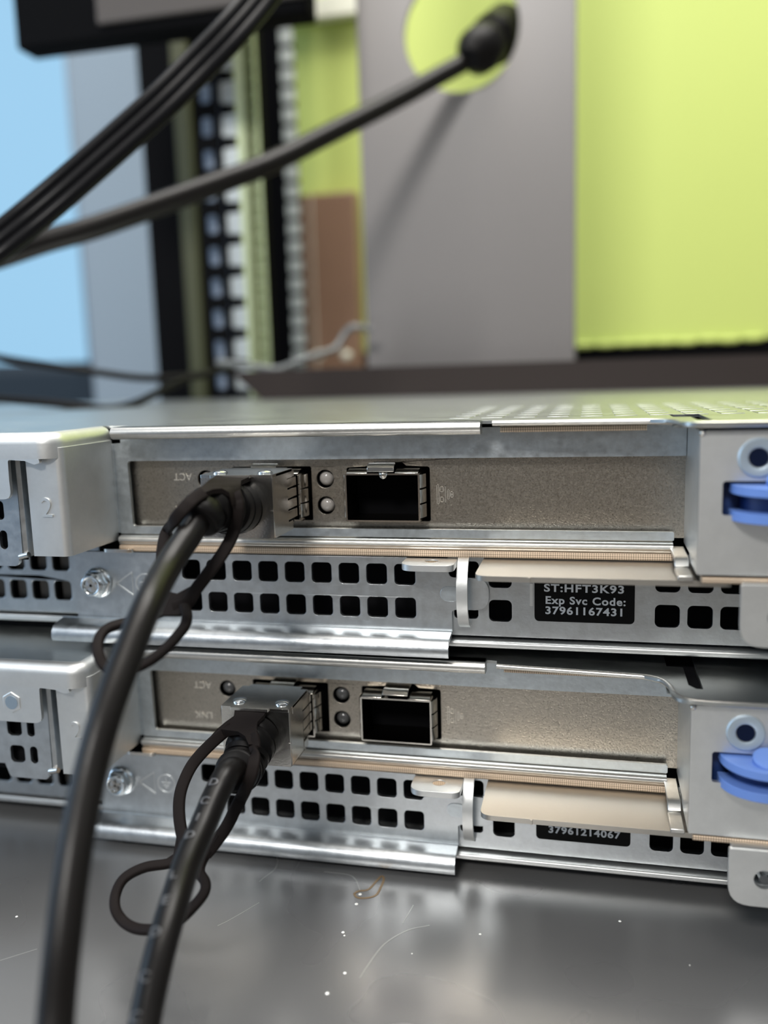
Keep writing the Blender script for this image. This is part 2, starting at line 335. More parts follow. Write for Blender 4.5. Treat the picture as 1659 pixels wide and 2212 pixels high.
# ------------------------------------------------------------------ rack server
def server(dy, zb, upper):
    """zb: world z of the fitted frame's zero"""
    label = ('galvanised steel rack server on top, plugged cable bending down in front, full service tag showing' if upper else
             'galvanised steel rack server at the bottom, resting on the metal shelf, tag half hidden')
    root = thing('rack_server', (0, dy, zb-18.75), label, 'server', 'rack servers stacked on the shelf')
    OR = ORG[root.name]
    class L(MB):                                     # shifts the local frame to the world frame
        def build(s, *a, **k):
            s.v = [v+Vector((0, dy, zb)) for v in s.v]; return MB.build(s, *a, **k)
    X0, X1, YB = -270, 145, 235
    # body
    L().box(X0+1, X1-1, 9, YB, -18.7, 24.2).build('chassis', 'dark', root, label='black block painted for the shade inside the case')  # solid black box standing in for the shaded interior
    # bottom tray with a rolled front lip
    t = L(); t.prism(corner([(-.8, -15.3, .4), (9, -15.3), (9, -16.4), (-.8, -16.4, .4)]), ALX, -69, X1)
    t.prism(corner([(4.6, -15.0, .4), (9, -15.0), (9, -16.4), (4.6, -16.4, .4)]), ALX, X0, -69)
    t.build('bottom_tray', 'pale', root, .12)
    # vent panel, left of the latch
    holes = [rr(n*5.387-2.0, n*5.387+2.0, z-2.02, z+2.02, .85) for n in range(-8, 1) for z in (-3.1, -9.48)]
    out = corner([(-69, -14), (8.75, -14), (8.75, -9.7, .8), (9.7, -9.5), (15.6, -9.5, 2.6), (15.6, -3.6, 2.6), (10.2, -3.45, .3), (8.3, -3.4, 1.6), (8.1, .15), (-69, .15)])
    pl = L(); pl.plate([out]+holes, XZ(0), .9)
    prof = [(0, -13.7), (-.15, -14.1), (-.9, -14.45), (-3.1, -14.75), (-3.9, -15.0), (-4.35, -15.6), (-4.45, -16.4), (-4.2, -17.0)]
    pl.prism(offset_line(prof, -.8), ALX, -72, 8.75)
    vp = pl.build('vent_panel', 'galv', root, .13)
    gl = L(); gl.plate([rr(6.6, 10.4, -7.95, -5.15, 1.35)], XZ(-.12), .3); gl.build('latch_mark', 'frame', vp, .1)
    # embossed triangle and earth sign
    e = L()
    tri = [(-59.6, -6.3), (-56.0, -3.9), (-56.0, -8.7)]
    for a, b in ((0, 1), (0, 2)): e.sweep([(tri[a][0], -.02, tri[a][1]), (tri[b][0], -.02, tri[b][1])], [(-.14, -.1), (.14, -.1), (.14, .1), (-.14, .1)], (0, 1, 0))
    e.sweep([(tri[1][0], -.02, tri[1][1]), (tri[2][0], -.02, tri[2][1])], [(-.05, -.06), (.05, -.06), (.05, .06), (-.05, .06)], (0, 1, 0))
    ccx, ccz = -53.3, -6.2
    e.sweep([(ccx+1.95*math.cos(a*math.pi/16), -.02, ccz+1.95*math.sin(a*math.pi/16)) for a in range(33)], [(-.11, -.08), (.11, -.08), (.11, .08), (-.11, .08)], (0, 1, 0), False)
    for dz, hw in ((.2, 1.1), (-.4, .7), (-.9, .35)): e.box(ccx-hw, ccx+hw, -.09, .1, ccz+dz-.09, ccz+dz+.09)
    e.box(ccx-.1, ccx+.1, -.09, .1, ccz+.2, ccz+1.2)
    e.build('ground_symbol', 'pale', vp)
    # hexagonal flange screw
    sc_ = L(); sx_, sz_ = -63.75, -6.25
    sc_.lathe((sx_, 0, sz_), (0, -1, 0), [(3.15, 0), (3.15, .35), (2.9, .7), (2.6, .8)], 36)
    a0 = .25; sc_.tube([(sx_, -.7, sz_), (sx_, -2.4, sz_)], [2.75, 2.65], 6)
    # recessed cross drive head
    sc_.lathe((sx_, -2.3, sz_), (0, -1, 0), [(2.2, 0), (2.35, .25), (2.15, .55), (1.75, .62), (1.6, .45), (1.5, .1), (.01, -.2)], 32)
    scr = sc_.build('hex_screw', 'zinc', root, .12)
    cr_ = L()
    for a in (25, 115): 
        c_, s_ = math.cos(math.radians(a)), math.sin(math.radians(a))
        cr_.prism([(-1.25, -.28), (1.25, -.28), (1.25, .28), (-1.25, .28)], (lambda q, u, v, c_=c_, s_=s_: (sx_+u*c_-v*s_, -2.55-q, sz_+u*s_+v*c_)), -.3, .25)
    cr_.build('cross_drive', 'chrome', scr)
    # small round thumb tab under the slot housing
    L().plate([corner([(-61.4, 1), (-61.4, -1.4, 1.6), (-54.8, -1.4, 1.6), (-54.8, 1)])], XY(.3), .7).build('round_tab', 'chrome', root, .2)
    # horizontal tab with threaded hole
    tb = L(); tb.plate([corner([(.5, 1), (.4, -6.4, 2.6), (10.1, -6.4, 1.6), (10.0, 1)]), circ(5.6, -2.6, 1.25)], XY(-1.0), 1.15)
    tab = tb.build('screw_tab', 'pale', root, .2)
    th = L()
    for k in range(4): th.lathe((5.6, -2.6, -1.0+k*.28), (0, 0, 1), [(1.26, 0), (1.02, .1), (1.26, .2)], 24)
    th.build('threaded_hole', 'chrome', tab)
    L().lathe((5.6, -2.6, -1.55), (0, 0, 1), [(1.2, 0), (1.7, .3), (1.9, .6)], 24).build('screw_boss', 'pale', tab)
    # strap of the latch
    st = [(.9, .1), (-.6, -.6), (-1.9, -2.2), (-2.6, -4.2), (-2.75, -6.2), (-2.55, -8.2), (-1.9, -9.9), (-.8, -11.4), (.8, -12.2)]
    pts = [tuple(p[:2]) for p in catmull([(y, z, 0) for y, z in st], 4)]
    stb = L(); stb.prism(offset_line(pts, -.75), ALX, 10.1, 12.1); stb.build('latch_strap', 'pale', root, .18)
    # panel right of the latch
    zc = (-3.35, -9.72)
    hl = [rr(x-2.1, x+2.1, z-2.05, z+2.05, .95) for x in (17.55, 46.75, 52.2, 57.6) for z in zc]
    hl += [rr(8.0, 13.7, -4.1, -.55, .8), rr(9.0, 13.5, -11.4, -8.7, .7)]
    low = L(); low.plate([[(8.0, -14.6), (X1, -14.6), (X1, 1.2), (8.0, 1.2)]]+hl, XZ(.95), .8); lp = low.build('tag_panel', 'galv', root, .13)
    # service tag
    tg = L(); tg.plate([rr(23.75, 41.2, -11.3, -1.2, .8)], XZ(.55), .45); tag = tg.build('service_tag', 'label', lp, .1)
    L().plate([rr(22.9, 23.45, -8.6, -4.4, .1)], XZ(.80), .15).build('tag_slot', 'pale', lp)
    oy = dy+.50
    T = (lambda nm, s_, x, z, wd: text(nm, s_, 'white', tag, (x, oy, zb+z), 1.42, .06, bold=.05, width=wd, org=OR, space=1.12))
    if upper:
        T('tag_text', 'ST:HFT3K93', 25.45, -5.70, 13.9); T('tag_text', 'Exp Svc Code:', 25.75, -7.95, 13.9); T('tag_text', '37961167431', 25.7, -9.85, 13.4)
    else:
        T('tag_text', '37961214067', 26.1, -9.75, 13.3)
    # ledge above the tag
    lg = L(); lg.plate([corner([(14.7, .9), (14.7, -13.6, 2.2), (55, -13.6, .6), (55, .9)])], XY(-.75), .95)
    lg.box(23.6, 24.0, -13.85, -13.5, -.7, .12)
    lg.build('ledge', 'ledge', root, .28, 3)
    # conductive gaskets
    g = L(); g.prism(corner([(-.5, 1.65, .3), (2, 1.65), (2, .45), (-.5, .45, .3)]), ALX, -58, 47.3); g.build('gasket_strip', 'gasket', root, label='woven tan gasket under the slot frame')
    g = L(); g.prism(corner([(-4.0, 24.25, .3), (-2, 24.25), (-2, 23.25), (-4.0, 23.25, .3)]), ALX, 18.3, 42.5); g.build('gasket_strip', 'gasket', root, label='woven tan gasket under the cover')
    g = L(); g.prism(corner([(-16.6, 1.5, .3), (-14, 1.5), (-14, .5), (-16.6, .5, .3)]), ALX, 50.2, X1-2); g.build('gasket_strip', 'gasket', root, label='woven tan gasket under the right housing')
    # slot frame around the card opening
    fr = L(); fr.plate([corner([(-55.3, 23.9), (-55.3, 23.1), (-56.9, 23.1), (-56.9, 21.9), (-58.4, 21.8), (-58.4, 3.75, .4), (47.6, 3.75, .3), (47.6, 5.3, .3), (-55.5, 5.3, .7), (-55.7, 18.35, .7), (49.3, 18.5), (49.3, 23.9)])], XZ(.9), .8)
    fr.plate([[(-58.4, 4), (-58.4, 21.8), (-59.2, 21.8), (-59.2, 4)]], XZ(.7), .5)
    fr.build('slot_frame', 'frame', root, .15)
    rl = L(); rl.prism(corner([(.8, 3.55), (.1, 3.4, .2), (-.35, 3.1, .3), (-.5, 2.5, .3), (-.1, 2.15, .2), (.0, 1.75, .1), (.8, 1.7), (2.5, 1.7), (2.5, 3.55)]), ALX, -58.2, 47.4)
    rl.build('slot_rail', 'rim', root, .06)
    # nickel card bracket with ports, light pipes, engravings
    bx = 0.0 if upper else .7
    hb = [corner([(-11.3+bx, 6.5, .4), (4.6+bx, 6.5, .4), (4.6+bx, 16.7, .5), (.2+bx, 16.9), (-.6+bx, 17.6, .3), (-6.0+bx, 17.6, .3), (-6.6+bx, 16.9), (-11.3+bx, 16.6, .4)]),
          rr(-34.4+bx, -18.3+bx, 6.5, 16.9, .4)]
    leds = [(-15.6+bx, 14.5), (-15.6+bx, 9.4), (-40.1+bx, 14.5), (-40.1+bx, 9.4)]
    hb += [circ(x, z, 1.75) for x, z in leds]
    br = L(); br.plate([[(-56.3, 3.9), (49.9, 3.9), (49.9, 20.5), (-56.3, 20.5)]]+hb, XZ(2.9), .5)
    brk = br.build('card_bracket', 'nickel', root, .07)
    L().box(-56.5, 49.9, 6.5, 7.0, 4, 21).build('bracket_backing', 'black', brk)  # black sheet behind the bracket's openings
    for x, z in leds:
        q = L(); q.lathe((x, 4.6, z), (0, -1, 0), [(1.45, -.6), (1.5, .2), (1.38, .75), (1.05, 1.25), (.55, 1.5), (.01, 1.58)], 24)
        q.build('light_pipe', 'pipe' if upper else 'pipedark', brk)
    text('engraved_text', 'ACT', 'mark', brk, (-43.0, dy+2.86, zb+15.65), 1.5, .05, rot=(90, 180, 0), org=OR, width=3.9)
    text('engraved_text', 'LNK', 'mark', brk, (-43.2, dy+2.86, zb+9.1), 1.5, .05, rot=(90, 180, 0), org=OR, width=3.9)
    ic = L()
    def bar(x0, x1, z0, z1, t=.10): 
        for a, b, c, d in ((x0, x1, z0, z0+t), (x0, x1, z1-t, z1), (x0, x0+t, z0, z1), (x1-t, x1, z0, z1)): ic.box(a+bx, b+bx, 2.83, 2.92, c, d)
    bar(5.85, 6.3, 9.75, 13.4); bar(6.45, 7.15, 10.1, 11.1); bar(6.45, 7.15, 12.0, 13.0); bar(7.4, 7.55, 9.9, 13.2); bar(7.8, 8.2, 10.6, 12.5); bar(8.35, 8.95, 11.0, 12.1); bar(8.5, 8.75, 11.25, 11.85)
    ic.build('network_symbol', 'mark', brk)
    # cages of the two ports
    for k, cx in enumerate((-3.55+bx, -26.1)):
        hw = (7.0, 6.75)[k]; cg = L(); x0, x1, z0, z1 = cx-hw, cx+hw, 7.0, 15.95; yf = -1.3
        o_ = rr(x0, x1, z0, z1, .25, 2); i_ = rr(x0+.3, x1-.3, z0+.3, z1-.3, .1, 2)
        n = len(o_)
        cg.add([(a, yf, b) for a, b in o_]+[(a, yf, b) for a, b in i_]+[(a, 20, b) for a, b in o_]+[(a, 20, b) for a, b in i_],
               [(j, (j+1) % n, (j+1) % n+n, j+n) for j in range(n)]+[(j, (j+1) % n, (j+1) % n+2*n, j+2*n) for j in range(n)])
        cage = cg.build('port_cage', 'chrome', root, 0)
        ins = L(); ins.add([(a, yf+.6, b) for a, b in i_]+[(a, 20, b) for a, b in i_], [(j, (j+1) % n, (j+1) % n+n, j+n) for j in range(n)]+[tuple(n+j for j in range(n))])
        ins.build('cage_interior', 'darkmetal', cage)  # inner walls coloured dark for the shade inside the cage
        bk = L(); bk.box(x0+1, x1-1, 16, 19, z0+.5, z1-3); bk.build('contact_block', 'dark', cage)
        fg = L()
        for q in range(3):                            # spring fingers down the right side and along the top
            za = z0+.7+q*2.75
            fg.prism(offset_line([(x1+.02, yf+.3), (x1+.35, yf+.8), (x1+.75, 1.0), (x1+.55, 2.6)], .18), (lambda a, u, v: (u, v, a)), za, za+2.45)
            fg.prism(offset_line([(x0-.02, yf+.3), (x0-.3, yf+.8), (x0-.5, 1.0), (x0-.3, 2.6)], .18), (lambda a, u, v: (u, v, a)), za, za+2.45)
        for xa, xb in ((x0+.3, x0+4.2), (x1-4.6, x1-.3)):
            fg.prism(offset_line([(yf+.2, z1+.02), (yf+.8, z1+.3), (1.0, z1+.7), (2.6, z1+.5)], -.18), ALX, xa, xb)
        for q in range(3): fg.prism(offset_line([(yf+.3, z0-.02), (1.0, z0-.35), (2.6, z0-.3)], .15), ALX, x0+.6+q*4.4, x0+4.4+q*4.4)
        fg.build('spring_finger', 'chrome', cage, .05)
        lt = L(); lt.prism(offset_line([(-.5, 17.55), (-1.5, 17.4), (-1.9, 17.0), (-1.95, 16.3)] if upper else [(3, 17.3), (-.2, 17.35), (-1.0, 17.1), (-1.5, 16.6)], -.3), ALX, cx-2.5, cx+2.5)
        if upper: lt.sphere((cx+.3, -1.2, 15.7), .9, 10, .8)
        lt.build('release_catch', 'chrome', cage, .1)
    # housing on the right with captive stud, blue latch and ear
    hf = L()
    hf.plate([corner([(49.4, 1.95, .3), (X1, 1.95), (X1, 23.9), (49.4, 23.9, 1.0)]), rr(52.75, 67.5, 11.15, 16.35, .5), circ(57.65, 19.85, 1.3)], XZ(-17), .9)
    hf.box(49.4, 50.2, -16.4, 3.2, 3.2, 23.9); hf.box(50, X1, -16.4, 9, 1.95, 2.7)
    hf.box(49.4, 50.2, -16.4, -6, 1.95, 3.3)
    hs = hf.build('right_housing', 'pale', root, .3, 3)
    L().box(50.4, X1-1, -13.2, 9, 3, 23.8).build('housing_interior', 'bluedark', hs, label='dark blue inside behind the latch opening')
    rg = L(); rg.lathe((57.65, -17, 19.85), (0, -1, 0), [(3.0, -.3), (2.95, .2), (2.75, .40), (1.75, .42), (1.55, .34), (1.45, .1), (1.42, -.4)], 40)
    b = rg.build('stud_ring', 'ring', hs)
    L().cyl((57.65, -17.13, 19.85), (0, 1, 0), 1.4, .3, 24).build('stud_hole', 'navy', hs)  # shallow navy disc, the hole's shade put into its colour
    # gaps: the corner burr of the housing
    L().sphere((49.7, -16.8, 23.6), .55, 10, 1.2).build('corner_burr', 'chrome', hs)
    # blue release latch
    bl = L()
    def fin(z0_, z1_, yf_, cxx=61.2, hw=7.3):
        o_ = [(cxx+hw*math.cos(math.pi*k/20), -14.5-yf_*math.sin(math.pi*k/20)**.8) for k in range(21)]
        bl.plate([o_], XY(z0_), z1_-z0_)
    fin(14.5, 15.9, 8.3); fin(10.4, 11.9, 7.2)
    lat = bl.build('blue_latch', 'blue', hs, .3, 3)
    L().plate([[(61.2+5.6*math.cos(math.pi*k/16), -14-4.8*math.sin(math.pi*k/16)) for k in range(17)]], XY(11.8), 2.3).build('latch_core', 'bluedark', lat, .2)
    tm = L(); tm.lathe((60.6, -18.6, 14.9), (0, -.45, 1), [(2.2, 0), (2.2, 2.2), (1.9, 2.5), (.01, 2.6)], 28)
    tm.build('thumb_pad', 'blue', lat)
    # cranked bracket in the gap left of the housing
    kb = L(); kb.prism(offset_line([(1.2, 2.0), (-6.5, 1.95), (-7.5, 1.6), (-8.0, .9), (-8.3, .4), (-14.5, .35)], -.8), ALX, 46.9, 49.2)
    kb.build('cranked_bracket', 'rim', root, .25)
    # ear at the lower right
    er = L(); er.plate([corner([(55.5, 1.0, .5), (X1, 1.0), (X1, -8.6), (62.5, -8.6, .1), (55.5, -8.6, 7.2)]), circ(60.9, -3.9, 1.6)], XZ(-19), 1.0)
    er.box(56, X1, -18.3, .8, .3, 1.0)
    ear = er.build('mounting_ear', 'pale', root, .3, 3)
    L().tube([(60.9, -18.8, -3.9), (61.0, -16, -4.6)], .7, 12).build('pin', 'zinc', ear)
    # cover
    fe = corner([(X0, YB), (X0, -15.6), (-63.2, -15.6), (-61.3, -15.3, 1.0), (-61.2, 2.2), (-55.4, 2.2), (-55.4, -4.2, .4), (15.0, -4.9), (15.2, -3.4), (17.0, -3.6), (17.2, -5.6), (42.2, -7.6, 2.5), (46.2, -9.8, 2.8), (46.6, -18.8, 3.4), (X1, -18.6), (X1, YB)])
    slot = corner([(49.5, -3.9), (49.5, -11.4), (50.6, -13.1, .2), (51.65, -13.1, .3), (51.65, 6), (46.75, 6), (46.75, -2.2), (49.5, -2.4)])
    cv = L(); cv.plate([fe, slot], XY(24.75), .55)
    cv.plate([[(46, -13.6), (52.5, -13.6), (52.5, 7), (46, 7)]], XY(24.25), .15)
    cover = cv.build('top_cover', 'cover', root, .2)
    L().box(46.8, 51.6, -13, 6, 24.4, 24.5).build('slot_shade_sheet', 'dark', cover)  # black sheet painted for the shade in the slot
    # rolled lip over the card slot
    lp_ = L(); lp_.prism([(-4.05+.95*0+1.15*math.cos(a)-1.0+.85, 24.15+1.15*math.sin(a)) for a in [math.radians(90+180*k/10) for k in range(11)]]+[(-2.2, 23.0), (-2.2, 25.3)], ALX, -55.4, 15.0)
    lp_.build('rolled_lip', 'rim', cover, .12)
    # front edges of the cover over both housings: bent down rim
    rm = L()
    pth = [(X1, -18.3), (52, -18.3), (49.6, -18.0), (48.1, -17.0), (47.0, -14.5), (46.5, -11.5), (45.4, -9.0), (43.3, -7.6), (41.5, -7.3), (30, -6.4), (17.2, -5.5)]
    pp = [(Vector((a, b, 24.95))) for a, b in pth[:2]]+catmull([(a, b, 24.95) for a, b in pth[1:9]], 4)[1:]+[Vector((a, b, 24.95)) for a, b in pth[9:]]
    rm.tube(pp, .48, 12); rm.build('cover_edge', 'rim', cover)
    fl_ = L()
    # flap in front of the left bay with its wavy lower edge
    fo = corner([(X0, 20.62), (-62.6, 20.62), (-62.4, 19.9, .4), (-63.6, 19.6), (-65.5, 20.3, .8), (-68.9, 20.5, .4), (-69.0, 16.8), (-68.9, 13.3, 2.6), (X0, 13.3)])
    fl_.plate([fo], XZ(-17.6), .8)
    # rounded shoulder running round the corner and back along the side
    pth = [Vector((X0, -17.6, 0)), Vector((-62.9, -17.6, 0))]+[Vector((-62.9+3.7*math.sin(math.radians(a)), -13.9-3.7*math.cos(math.radians(a)), 0)) for a in range(10, 90, 10)]+[Vector((-59.2, -13.9, 0)), Vector((-59.2, 1.4, 0))]
    arc = [math.radians(90*k/7) for k in range(8)]
    sec_ = [(0, 20.6)]+[(2.1-2.1*math.cos(t), 23.2+2.1*math.sin(t)) for t in arc]+[(2.1-1.4*math.cos(t), 23.2+1.4*math.sin(t)) for t in arc[::-1]]+[(.7, 20.6)]
    fl_.sweep(pth, sec_, (0, 0, 1))
    fl_.build('cover_flap', 'pale', cover, .3, 3)
    if True:
        hx = L(); hx.plate([[(-75.2+2.15*math.cos(math.pi*(k/3+1/6)), 17.25+2.15*math.sin(math.pi*(k/3+1/6))) for k in range(6)]], XZ(-17.75), .3); h_ = hx.build('hex_rivet', 'pale', cover, .12)
        L().cyl((-75.2, -17.7, 17.25), (0, -1, 0), 1.35, .12, 24).build('rivet_core', mat('blue_grey_core', (.30, .38, .46), .4, .6), h_)
    # raised pads on the cover standing in for pale vent holes
    vt = L()
    for i in range(11):
        for j in range(7):
            x = 22+i*5.9-(j*.0)-12; y = 8+j*8.2
            if i > 3 or j < 9: vt.box(x-1.9, x+1.9, y-2.8, y+2.8, 25.28, 25.40)
    vt.build('vent_hole_pads', 'cover', cover, .03)
    # slot housing on the left with the embossed 2
    sh = L()
    prof = [(-66.4, -16.0)]+[(-60.4+1.4*math.sin(t), -14.6-1.4*math.cos(t)) for t in [math.radians(90*k/6) for k in range(7)]]+[(-58.8, .9)]
    sh.prism(offset_line(prof, .8), (lambda a, u, v: (u, v, a)), 2.5, 22.5)
    sh.prism(offset_line([(-66.4, -16.0), (-66.6, -13.4)], -.8), (lambda a, u, v: (u, v, a)), 2.5, 22.5)
    shp = sh.build('slot_housing', 'pale', root, .3, 3)
    text('embossed_number', '2', 'pale', shp, (-63.9, dy-16.08, zb+9.9), 3.7, .34, org=OR, bold=.0)
    # handle plate left of the groove, with oval slots
    hp = L(); pills = [rr(-74.7, -73.0, 9.0, 12.6, .8), rr(-74.5, -72.8, 3.4, 7.0, .8), rr(-79.2, -75.9, 9.0, 12.6, .9), rr(-79.0, -75.7, 3.4, 7.0, .9)]
    hp.plate([corner([(-110, 20.5), (-69.6, 20.5), (-69.9, 2.6), (-70.7, 2.5, .2), (-70.8, .2, 1.2), (-79.5, .2, .8), (-80.5, 3), (-110, 3)])]+pills, XZ(-14.6), .8)
    hp.prism(offset_line([(-69.6, -14.6), (-68.9, -14.2), (-68.6, -13.2), (-68.6, -9)], .8), (lambda a, u, v: (u, v, a)), 2.0, 21)
    hp.box(-68.6, -66.8, -10.2, -9.6, 2.4, 21)
    hpo = hp.build('handle_plate', 'galv', root, .2)
    L().tube([(-70.4, -14.6, 2.0), (-68.4, -14.8, 2.5)], .55, 10).build('spring_nub', 'chrome', hpo)
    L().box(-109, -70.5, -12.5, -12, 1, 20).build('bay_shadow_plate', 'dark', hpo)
    # vent panel of the left bay, set 5 mm back
    lh = [rr(-75.4-k*5.387-2.0, -75.4-k*5.387+2.0, z-2.05, z+2.05, .85) for k in range(12) for z in (-3.1, -9.48)]
    lv = L(); lv.plate([[(X0, -14.4), (-66, -14.4), (-66, 1.0), (X0, 1.0)]]+lh, XZ(5), .9)
    lv.build('side_vent_panel', 'galv', root, .13)
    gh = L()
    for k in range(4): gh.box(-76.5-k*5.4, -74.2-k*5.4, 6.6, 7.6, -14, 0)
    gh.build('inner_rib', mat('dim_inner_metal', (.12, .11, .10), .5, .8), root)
    return root
up = server(0, 62.7, True)
lo = server(2.77, 18.7, False)

# ------------------------------------------------------------------ network cables with pull tabs
def cable(dy, zb, axis_z, path, arms, loop, web, label, lettering, zt):
    root = thing('network_cable', (-26.2, dy-15, zb+6.4), label, 'cable', 'network cables plugged into the servers')
    OR = ORG[root.name]
    class L(MB):
        def build(s, *a, **k):
            s.v = [v+Vector((0, dy, zb)) for v in s.v]; return MB.build(s, *a, **k)
    x0, x1, z0, z1 = -32.75, -19.55, zt-11.1, zt; yf = -15.0
    # metal shell: body, stepped nose that goes into the cage
    b = L(); b.plate([rr(x0, x1, z0, z1-.5, .2, 2), circ((x0+x1)/2, axis_z, 4.3)], XZ(yf), .5)
    b.box(x0, x0+.5, yf+.5, -3.0, z0+.5, z1-.5); b.box(x1-.5, x1, yf+.5, -7.4, z0+.5, z1-.5); b.box(x0, x1, yf+.5, -7.4, z0, z0+.5)
    b.box(x1-.5, x1, -7.4, -5.0, z0, z0+1.6); b.box(x1-.5, x1, -7.4, -3.6, z1-1.5, z1-.5)
    b.box(x0+.6, x1-.8, -7.0, 10, 7.4, 15.6)
    b.box(x1-.5, x1+.05, yf-.08, yf+.6, axis_z-.6, axis_z-.45)
    sh = b.build('connector_shell', 'module', root, .12)
    rb = L()
    for k in range(4): rb.box(x1-.75, x1-.2, -7.6, -1.9, z0+1.85+k*1.95, z0+3.5+k*1.95)
    rb.build('shell_rib', 'chrome', sh, .08)
    L().box(x1-1.2, x1-.78, -7.3, -2.3, z0+.9, z1-1.2).build('rib_gap_shade', 'dark', sh)  # black backing painted for the shade between the ribs
    # top plate with two rivets
    tp = L(); tp.plate([corner([(x0-.05, yf-.1, .3), (x0+2.0, yf-.1), (x0+2.0, yf-.6, .2), (x0+9.4, yf-.6, .2), (x0+9.4, yf-.1), (x1+.05, yf-.1, .2), (x1+.05, -4.6), (x1-1.3, -4.6), (x1-1.3, -3.3), (x0+1.3, -3.3), (x0+1.3, -4.4), (x0-.05, -4.4)])], XY(z1-.5), .5)
    tp.box(x0-.05, x0+.35, yf+.3, -4.6, z1-1.6, z1-.1); tp.box(x1-.35, x1+.05, yf+2, -4.8, z1-1.6, z1-.1)
    top = tp.build('top_plate', 'module', root, .13)
    for x, y in ((x0+2.6, yf+2.7), (x1-2.2, yf+2.7)):
        L().lathe((x, y, z1-.05), (0, 0, 1), [(1.35, 0), (1.3, .28), (.95, .5), (.01, .56)], 24).build('rivet', 'zinc', top)
    # boot: ridged strain relief bending with the cord
    P = catmull([Vector((p[0], p[1], p[2])) for p in path], 8)
    d = [0]
    for i in range(1, len(P)): d.append(d[-1]+(P[i]-P[i-1]).length)
    def pt(s_):
        for i in range(1, len(P)):
            if d[i] >= s_: t = (s_-d[i-1])/(d[i]-d[i-1]); return P[i-1].lerp(P[i], t)
        return P[-1]
    prof = [(0, 4.55), (2.4, 4.5), (2.5, 4.3), (2.7, 4.3), (2.8, 4.45), (4.3, 4.35), (4.5, 3.7), (4.9, 3.6), (5.2, 4.1), (6.2, 4.05), (6.5, 3.4), (7.0, 3.35), (7.3, 3.95), (8.3, 3.9), (8.6, 3.3), (9.1, 3.25), (9.4, 3.85), (10.4, 3.8), (10.7, 3.2), (11.3, 3.2), (11.6, 3.75), (13.4, 3.7), (13.9, 3.5), (14.1, 3.1), (14.0, 2.15)]
    def tub(pr):
        m = L(); q = [pt(a) for a, _ in pr]
        m.tube(q, [r for _, r in pr], 32, True); return m
    tub(prof).build('strain_relief', 'rubber', root, 0, ang=50)
    co_ = L(); cp = [p for p, s_ in zip(P, d) if s_ > 10]; co_.tube(cp, 2.12, 28, True)
    cord = co_.build('cord', 'cord', root, ang=60)
    if lettering:
        n = 0
        for ch, s_ in lettering:
            q = pt(s_); t = (pt(s_+.5)-pt(s_-.5)).normalized(); vw = (Vector((0, dy, zb))+q-EYE).normalized()
            side = t.cross(vw).normalized(); side = side if side.x < 0 else -side
            nrm = (-vw+vw.dot(t)*t).normalized(); nr = (nrm*.80+side*.60).normalized(); ln = nr.cross(t).normalized()
            cu = bpy.data.curves.new('g', 'FONT'); cu.body = ch; cu.size = 2.5; cu.extrude = .10; cu.fill_mode = 'BOTH'; cu.bevel_depth = .05; cu.align_x = 'CENTER'; cu.align_y = 'CENTER'
            tt = bpy.data.objects.new('g', cu); C.objects.link(tt)
            me = bpy.data.meshes.new_from_object(tt.evaluated_get(bpy.context.evaluated_depsgraph_get())); bpy.data.objects.remove(tt)
            bx_ = -t if (-t).z > 0 else t
            yx = nr.cross(bx_).normalized()
            for v in me.vertices:
                a_ = v.co.x*.9; 
                p_ = q+bx_*v.co.y*.75+ (nr*math.cos(a_/2.12)+(-yx)*math.sin(a_/2.12))*(2.12+v.co.z*.8)
                v.co = (p_+Vector((0, dy, zb))-OR)*S
            me.materials.clear(); me.materials.append(M['ink']); o = bpy.data.objects.new('raised_letter', me); C.objects.link(o); o.parent = cord
    # pull tab: strap that forks into two arms, then a small cross loop
    tb = L()
    root_p = Vector((-26.3, yf+1.5, z1-1.2))
    O_ = Vector((0, dy, zb))
    ax = [(pt(q*.5)+O_, q*.5) for q in range(0, 90)]
    def rad(s_):
        for (a_, ra), (b_, rb_) in zip(prof, prof[1:]):
            if a_ <= s_ <= b_: return max(ra, rb_, 3.7)
        return 2.12
    def clear(p, m):
        dr = (Vector(p)-EYE); ln = dr.length; dr.normalize(); t = ln-14
        while t < ln:
            q = EYE+dr*t
            if min((q-a_).length-rad(s_) for a_, s_ in ax if s_ < 14.2) < m: return q
            t += .15
        return Vector(p)
    for arm in arms:
        A = [clear(p, .5)-O_ for p in catmull(arm, 6)]
        A = [A[0]]+[(A[i-1]+A[i]*2+A[i+1])/4 for i in range(1, len(A)-1)]+[A[-1]]
        tb.sweep(A, rr(-1.05, 1.05, -.42, .42, .35, 3), [Vector((.15, -1, .25))]*len(A))
    A = catmull([Vector(p)-Vector((0, dy, zb)) for p in loop], 6)
    tb.sweep(A, rr(-.85, .85, -.6, .6, .5, 3), [Vector((.1, -.5, .9))]*len(A))
    for wpoly in web:
        Q = [clear(at(*p), .45)-O_ for p in wpoly]; n = len(Q); nv = (Q[1]-Q[0]).cross(Q[len(Q)//2]-Q[0]).normalized()*.4
        if nv.y > 0: nv = -nv
        tri = tessellate_polygon([[Vector((p[0], p[1], 0)) for p in wpoly]])
        tb.add([q+nv for q in Q]+[q-nv for q in Q], [tuple(t) for t in tri]+[tuple(n+i for i in reversed(t)) for t in tri]+[(i, (i+1) % n, (i+1) % n+n, i+n) for i in range(n)])
    tb.build('pull_tab', 'tab', root, 0, ang=50)
    return root
def A(lst): return [at(*p) for p in lst]
OU, OL = Vector((0, 0, 62.7)), Vector((0, 2.77, 18.7))
def loc(pts, o): return [p-o for p in pts]
